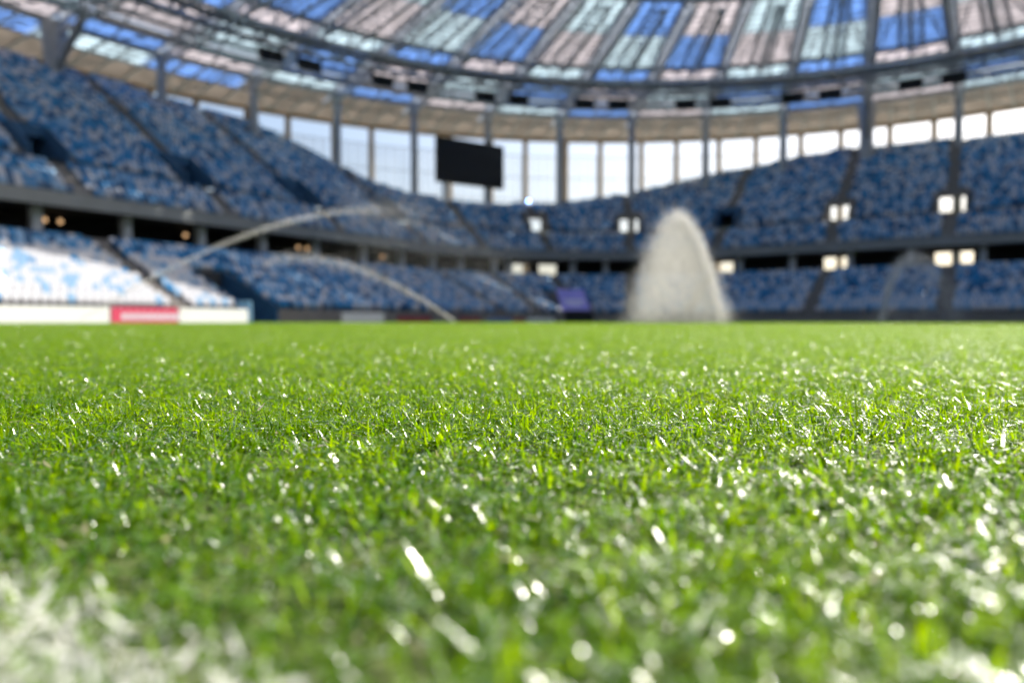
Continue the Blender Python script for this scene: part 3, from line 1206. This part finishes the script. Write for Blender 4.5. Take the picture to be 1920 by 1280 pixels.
# paint: blades standing in the line are chalk white
sx = N('ShaderNodeSeparateXYZ'); L(geo.outputs['Position'], sx.inputs[0])
n3 = N('ShaderNodeTexNoise'); n3.inputs['Scale'].default_value = 120; L(geo.outputs['Position'], n3.inputs['Vector'])
w1 = N('ShaderNodeMath'); w1.operation = 'MULTIPLY_ADD'; w1.inputs[1].default_value = .07; w1.inputs[2].default_value = -.035
L(n3.outputs['Fac'], w1.inputs[0])
yy = N('ShaderNodeMath'); yy.operation = 'ADD'; L(sx.outputs['Y'], yy.inputs[0]); L(w1.outputs[0], yy.inputs[1])
lo = N('ShaderNodeMath'); lo.operation = 'GREATER_THAN'; lo.inputs[1].default_value = -39.10; L(yy.outputs[0], lo.inputs[0])
hi = N('ShaderNodeMath'); hi.operation = 'LESS_THAN'; hi.inputs[1].default_value = -38.960; L(yy.outputs[0], hi.inputs[0])
inl = N('ShaderNodeMath'); inl.operation = 'MULTIPLY'; L(lo.outputs[0], inl.inputs[0]); L(hi.outputs[0], inl.inputs[1])
cov = N('ShaderNodeMath'); cov.operation = 'LESS_THAN'; cov.inputs[1].default_value = .40
L(at.outputs['Fac'], cov.inputs[0])
pf = N('ShaderNodeMath'); pf.operation = 'MULTIPLY'; L(inl.outputs[0], pf.inputs[0]); L(cov.outputs[0], pf.inputs[1])
cm = N('ShaderNodeMix'); cm.data_type = 'RGBA'
L(pf.outputs[0], cm.inputs['Factor']); L(rp.outputs[0], cm.inputs['A']); cm.inputs['B'].default_value = (.80, .80, .78, 1)
d = N('ShaderNodeBsdfDiffuse'); L(cm.outputs['Result'], d.inputs[0])
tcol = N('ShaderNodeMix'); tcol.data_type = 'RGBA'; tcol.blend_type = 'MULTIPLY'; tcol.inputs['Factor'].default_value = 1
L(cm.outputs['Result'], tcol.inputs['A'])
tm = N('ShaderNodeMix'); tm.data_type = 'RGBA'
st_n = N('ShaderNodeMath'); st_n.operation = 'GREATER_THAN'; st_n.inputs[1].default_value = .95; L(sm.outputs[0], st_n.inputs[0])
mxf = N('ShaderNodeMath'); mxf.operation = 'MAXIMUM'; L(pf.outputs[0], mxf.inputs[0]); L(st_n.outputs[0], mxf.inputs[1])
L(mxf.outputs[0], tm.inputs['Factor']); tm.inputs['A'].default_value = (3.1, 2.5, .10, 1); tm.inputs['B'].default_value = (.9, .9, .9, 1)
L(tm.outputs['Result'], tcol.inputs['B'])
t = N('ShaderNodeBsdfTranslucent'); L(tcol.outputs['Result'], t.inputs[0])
mx = N('ShaderNodeMixShader'); mx.inputs[0].default_value = .52
L(d.outputs[0], mx.inputs[1]); L(t.outputs[0], mx.inputs[2])
gl = N('ShaderNodeBsdfGlossy'); gl.inputs['Roughness'].default_value = .36; gl.inputs[0].default_value = (1, 1, 1, 1)
fr = N('ShaderNodeFresnel'); fr.inputs['IOR'].default_value = 1.42
m2 = N('ShaderNodeMixShader'); wet = N('ShaderNodeAttribute'); wet.attribute_name = 'wet'
wz = N('ShaderNodeTexNoise'); wz.inputs['Scale'].default_value = 520; wz.inputs['Detail'].default_value = 1
L(geo.outputs['Position'], wz.inputs['Vector'])
wr = N('ShaderNodeMapRange'); wr.inputs['From Min'].default_value = .47; wr.inputs['From Max'].default_value = .62
wr.inputs['To Min'].default_value = .10; wr.inputs['To Max'].default_value = 1.0
L(wz.outputs['Fac'], wr.inputs['Value'])
bmp = N('ShaderNodeBump'); bmp.inputs['Strength'].default_value = .6; bmp.inputs['Distance'].default_value = .0012
L(wz.outputs['Fac'], bmp.inputs['Height']); L(bmp.outputs[0], gl.inputs['Normal'])
wf = N('ShaderNodeMath'); wf.operation = 'MULTIPLY'; L(wr.outputs['Result'], wf.inputs[0]); L(wet.outputs['Fac'], wf.inputs[1])
wm = N('ShaderNodeMath'); wm.operation = 'MULTIPLY'; L(fr.outputs[0], wm.inputs[0]); L(wf.outputs[0], wm.inputs[1])
L(wm.outputs[0], m2.inputs[0]); L(mx.outputs[0], m2.inputs[1]); L(gl.outputs[0], m2.inputs[2])
L(m2.outputs[0], out.inputs[0])
M['grass'] = m

m, nt, out = new_mat('dew')
p = nt.nodes.new('ShaderNodeBsdfPrincipled')
p.inputs['Base Color'].default_value = (.9, .95, .9, 1)
p.inputs['Transmission Weight'].default_value = .85
p.inputs['IOR'].default_value = 1.45
p.inputs['Roughness'].default_value = .14
nt.links.new(p.outputs[0], out.inputs[0])
M['dew'] = m

PS, NBL, NVAR, SEG = 0.4, 12500, 4, 4
wet_ = []
vs, fs, tint, along, variant, mids = [], [], [], [], [], []
voff = 0
for var in range(NVAR):
    n_ = NBL
    bx = (rng.random(n_) - .5) * PS
    by = (rng.random(n_) - .5) * PS
    phi = rng.random(n_) * 2 * PI
    nt_ = 130
    tc_ = (rng.random((nt_, 2)) - .5) * PS
    own = rng.integers(0, nt_, n_)
    dx_, dy_ = rng.normal(size=n_) * .009, rng.normal(size=n_) * .009
    tuft = rng.random(n_) < .5
    bx = np.where(tuft, (tc_[own, 0] + dx_ + PS / 2) % PS - PS / 2, bx)
    by = np.where(tuft, (tc_[own, 1] + dy_ + PS / 2) % PS - PS / 2, by)
    phi = np.where(tuft, np.arctan2(dy_, dx_) + rng.normal(size=n_) * .9, phi)
    tall = np.where(tuft, (.75 + .55 * rng.random(nt_))[own], .85)
    short = rng.random(n_) < .25
    ln = np.where(short, .009 + .008 * rng.random(n_), .013 + .010 * rng.random(n_))
    ln = np.where(rng.random(n_) < .03, ln * 1.5, ln)
    ln = ln * tall
    lean = np.where(short, .6 + .8 * rng.random(n_), .25 + 1.20 * rng.random(n_))
    bend = (rng.random(n_) - .3) * 2.0
    wd_ = (.0007 + .0008 * rng.random(n_))
    tw = rng.normal(size=n_) * 1.1
    cut = rng.random(n_) < .35
    tn = np.clip(rng.random(n_) * .74 + np.where(tuft, (.3 * rng.random(nt_) - .14)[own], -.04), 0, .76)
    tn = np.where(short & (rng.random(n_) < .12), 1.3, tn)
    lay = rng.random(n_) < .22            # clippings and bent blades lying in the sward
    lean = np.where(lay, 1.15 + .45 * rng.random(n_), lean)
    bend = np.where(lay, (rng.random(n_) - .5) * .8, bend)
    ring_ = []
    px, py, pz = bx.copy(), by.copy(), np.where(lay, .003 + .011 * rng.random(n_), -.001)
    for k in range(SEG + 1):
        f_ = k / SEG
        th_ = np.clip(lean + bend * f_ ** 1.4, -1.2, 1.9)
        if k:
            st_ = ln / SEG
            px = px + np.cos(phi) * np.sin(th_) * st_
            py = py + np.sin(phi) * np.sin(th_) * st_
            pz = pz + np.cos(th_) * st_
        prof = (.8, 1.0, .95, .70, .0)[k]
        ww = wd_ * (np.where(cut, .45, .06) if k == SEG else prof)
        wa = phi + PI / 2 + tw * f_
        ring_.append(np.stack([px - np.cos(wa) * ww, py - np.sin(wa) * ww, pz + np.sin(tw) * ww * .4], 1))
        ring_.append(np.stack([px + np.cos(wa) * ww, py + np.sin(wa) * ww, pz - np.sin(tw) * ww * .4], 1))
    A_ = np.stack(ring_, 1)                       # n, 2(SEG+1), 3
    nv = 2 * (SEG + 1)
    vs.append(A_.reshape(-1, 3))
    q = np.array([(2 * k, 2 * k + 1, 2 * k + 3, 2 * k + 2) for k in range(SEG)])
    fs.append((q[None] + (np.arange(n_) * nv)[:, None, None] + voff).reshape(-1, 4))
    mids.append(np.zeros(n_ * SEG, np.int32))
    tint.append(np.repeat(tn, nv))
    wet_.append(np.repeat(np.where(rng.random(n_) < .34, np.where(lay, .32, .72), .08), nv))
    along.append(np.tile(np.repeat(np.arange(SEG + 1) / SEG, 2), n_))
    variant.append(np.full(n_ * nv, var))
    voff += n_ * nv
    # dew: small drops sitting on blades
    nd = 1300
    pick = rng.integers(0, n_, nd)
    fk = rng.integers(1, SEG + 1, nd)
    cpt = (A_[pick, 2 * fk] + A_[pick, 2 * fk + 1]) / 2
    rad = .0004 + .0008 * rng.random(nd) ** 2
    nn, mm = 6, 4
    ball = np.array([(math.sin(PI * i / mm) * math.cos(2 * PI * j / nn), math.sin(PI * i / mm) * math.sin(2 * PI * j / nn), math.cos(PI * i / mm)) for i in range(mm + 1) for j in range(nn)])
    bf = np.array([(i * nn + j, (i + 1) * nn + j, (i + 1) * nn + (j + 1) % nn, i * nn + (j + 1) % nn) for i in range(mm) for j in range(nn)])
    B_ = cpt[:, None, :] + ball[None] * rad[:, None, None]
    vs.append(B_.reshape(-1, 3))
    fs.append((bf[None] + (np.arange(nd) * len(ball))[:, None, None] + voff).reshape(-1, 4))
    mids.append(np.ones(nd * len(bf), np.int32))
    tint.append(np.zeros(nd * len(ball))); wet_.append(np.zeros(nd * len(ball))); along.append(np.zeros(nd * len(ball)))
    variant.append(np.full(nd * len(ball), var))
    voff += nd * len(ball)
# where the patches lie: the part of the pitch in front of the camera (and a little round it)
ips = []
HX = .70
R0 = 64.0
gx = np.arange(-60, 60, PS)
for ix in np.arange(-50.0, 40.0, PS):
    for iy in np.arange(-44.0, 46.0, PS):
        dx, dy = ix - CAM.x, iy - CAM.y
        dp = dx * fwd[0] + dy * fwd[1]
        la = dx * rgt[0] + dy * rgt[1]
        if dp < -.7 or dp > R0 or abs(la) > dp * .80 + 1.2:
            continue
        # stay inside the stands
        qx, qy = abs(ix), abs(iy)
        if qx > AX - .2 or qy > AY - .2:
            continue
        if qx > AX - RR and qy > AY - RR and math.hypot(qx - (AX - RR), qy - (AY - RR)) > RR - .2:
            continue
        ips.append((ix, iy))
ips = np.array(ips)
ni = len(ips)
iv = np.concatenate([ips, np.zeros((ni, 1))], 1)
V = np.concatenate(vs + [iv])
Fi = np.concatenate(fs)
me = bpy.data.meshes.new('grass')
me.vertices.add(len(V)); me.vertices.foreach_set('co', V.ravel())
me.loops.add(Fi.size); me.loops.foreach_set('vertex_index', Fi.ravel().astype(np.int32))
me.polygons.add(len(Fi)); me.polygons.foreach_set('loop_start', np.arange(0, Fi.size, 4, dtype=np.int32))
me.polygons.foreach_set('material_index', np.concatenate(mids))
me.polygons.foreach_set('use_smooth', np.ones(len(Fi), bool))
me.materials.append(M['grass']); me.materials.append(M['dew'])
me.update(calc_edges=True)


def attr(name, typ, vals):
    a_ = me.attributes.new(name, typ, 'POINT')
    a_.data.foreach_set('value', vals)


attr('tint', 'FLOAT', np.concatenate(tint + [np.zeros(ni)]).astype(np.float32))
attr('wet', 'FLOAT', np.concatenate(wet_ + [np.zeros(ni)]).astype(np.float32))
attr('along', 'FLOAT', np.concatenate(along + [np.zeros(ni)]).astype(np.float32))
attr('variant', 'INT', np.concatenate(variant + [np.full(ni, -1)]).astype(np.int32))
attr('pick', 'INT', np.concatenate([np.zeros(voff), rng.integers(0, NVAR, ni)]).astype(np.int32))
attr('turn', 'FLOAT', np.concatenate([np.zeros(voff), rng.integers(0, 4, ni) * (PI / 2)]).astype(np.float32))
o = bpy.data.objects.new('grass', me)
COL.objects.link(o)
tag(o, 'short wet green grass of the football pitch', 'grass', kind='stuff')

ng = bpy.data.node_groups.new('grass_patches', 'GeometryNodeTree')
ng.interface.new_socket('Geometry', in_out='INPUT', socket_type='NodeSocketGeometry')
ng.interface.new_socket('Geometry', in_out='OUTPUT', socket_type='NodeSocketGeometry')
N = ng.nodes.new
L = ng.links.new
gi, go = N('NodeGroupInput'), N('NodeGroupOutput')


def named(nm, typ):
    a_ = N('GeometryNodeInputNamedAttribute'); a_.data_type = typ; a_.inputs['Name'].default_value = nm
    return next(s_ for s_ in a_.outputs if s_.enabled and s_.name == 'Attribute')


va = named('variant', 'INT')
cmp_ = N('FunctionNodeCompare'); cmp_.data_type = 'INT'; cmp_.operation = 'GREATER_EQUAL'
ci = [s_ for s_ in cmp_.inputs if s_.enabled]
L(va, ci[0]); ci[1].default_value = 0
sep = N('GeometryNodeSeparateGeometry'); sep.domain = 'POINT'
L(gi.outputs[0], sep.inputs['Geometry']); L(cmp_.outputs['Result'], sep.inputs['Selection'])
spl = N('GeometryNodeSplitToInstances'); spl.domain = 'POINT'
L(sep.outputs['Selection'], spl.inputs['Geometry']); L(va, spl.inputs['Group ID'])
mp = N('GeometryNodeMeshToPoints')
L(sep.outputs['Inverted'], mp.inputs['Mesh'])
iop = N('GeometryNodeInstanceOnPoints')
L(mp.outputs[0], iop.inputs['Points']); L(spl.outputs['Instances'], iop.inputs['Instance'])
iop.inputs['Pick Instance'].default_value = True
L(named('pick', 'INT'), iop.inputs['Instance Index'])
cx_ = N('ShaderNodeCombineXYZ'); L(named('turn', 'FLOAT'), cx_.inputs['Z'])
L(cx_.outputs[0], iop.inputs['Rotation'])
L(iop.outputs[0], go.inputs[0])
mo = o.modifiers.new('grass_patches', 'NODES')
mo.node_group = ng
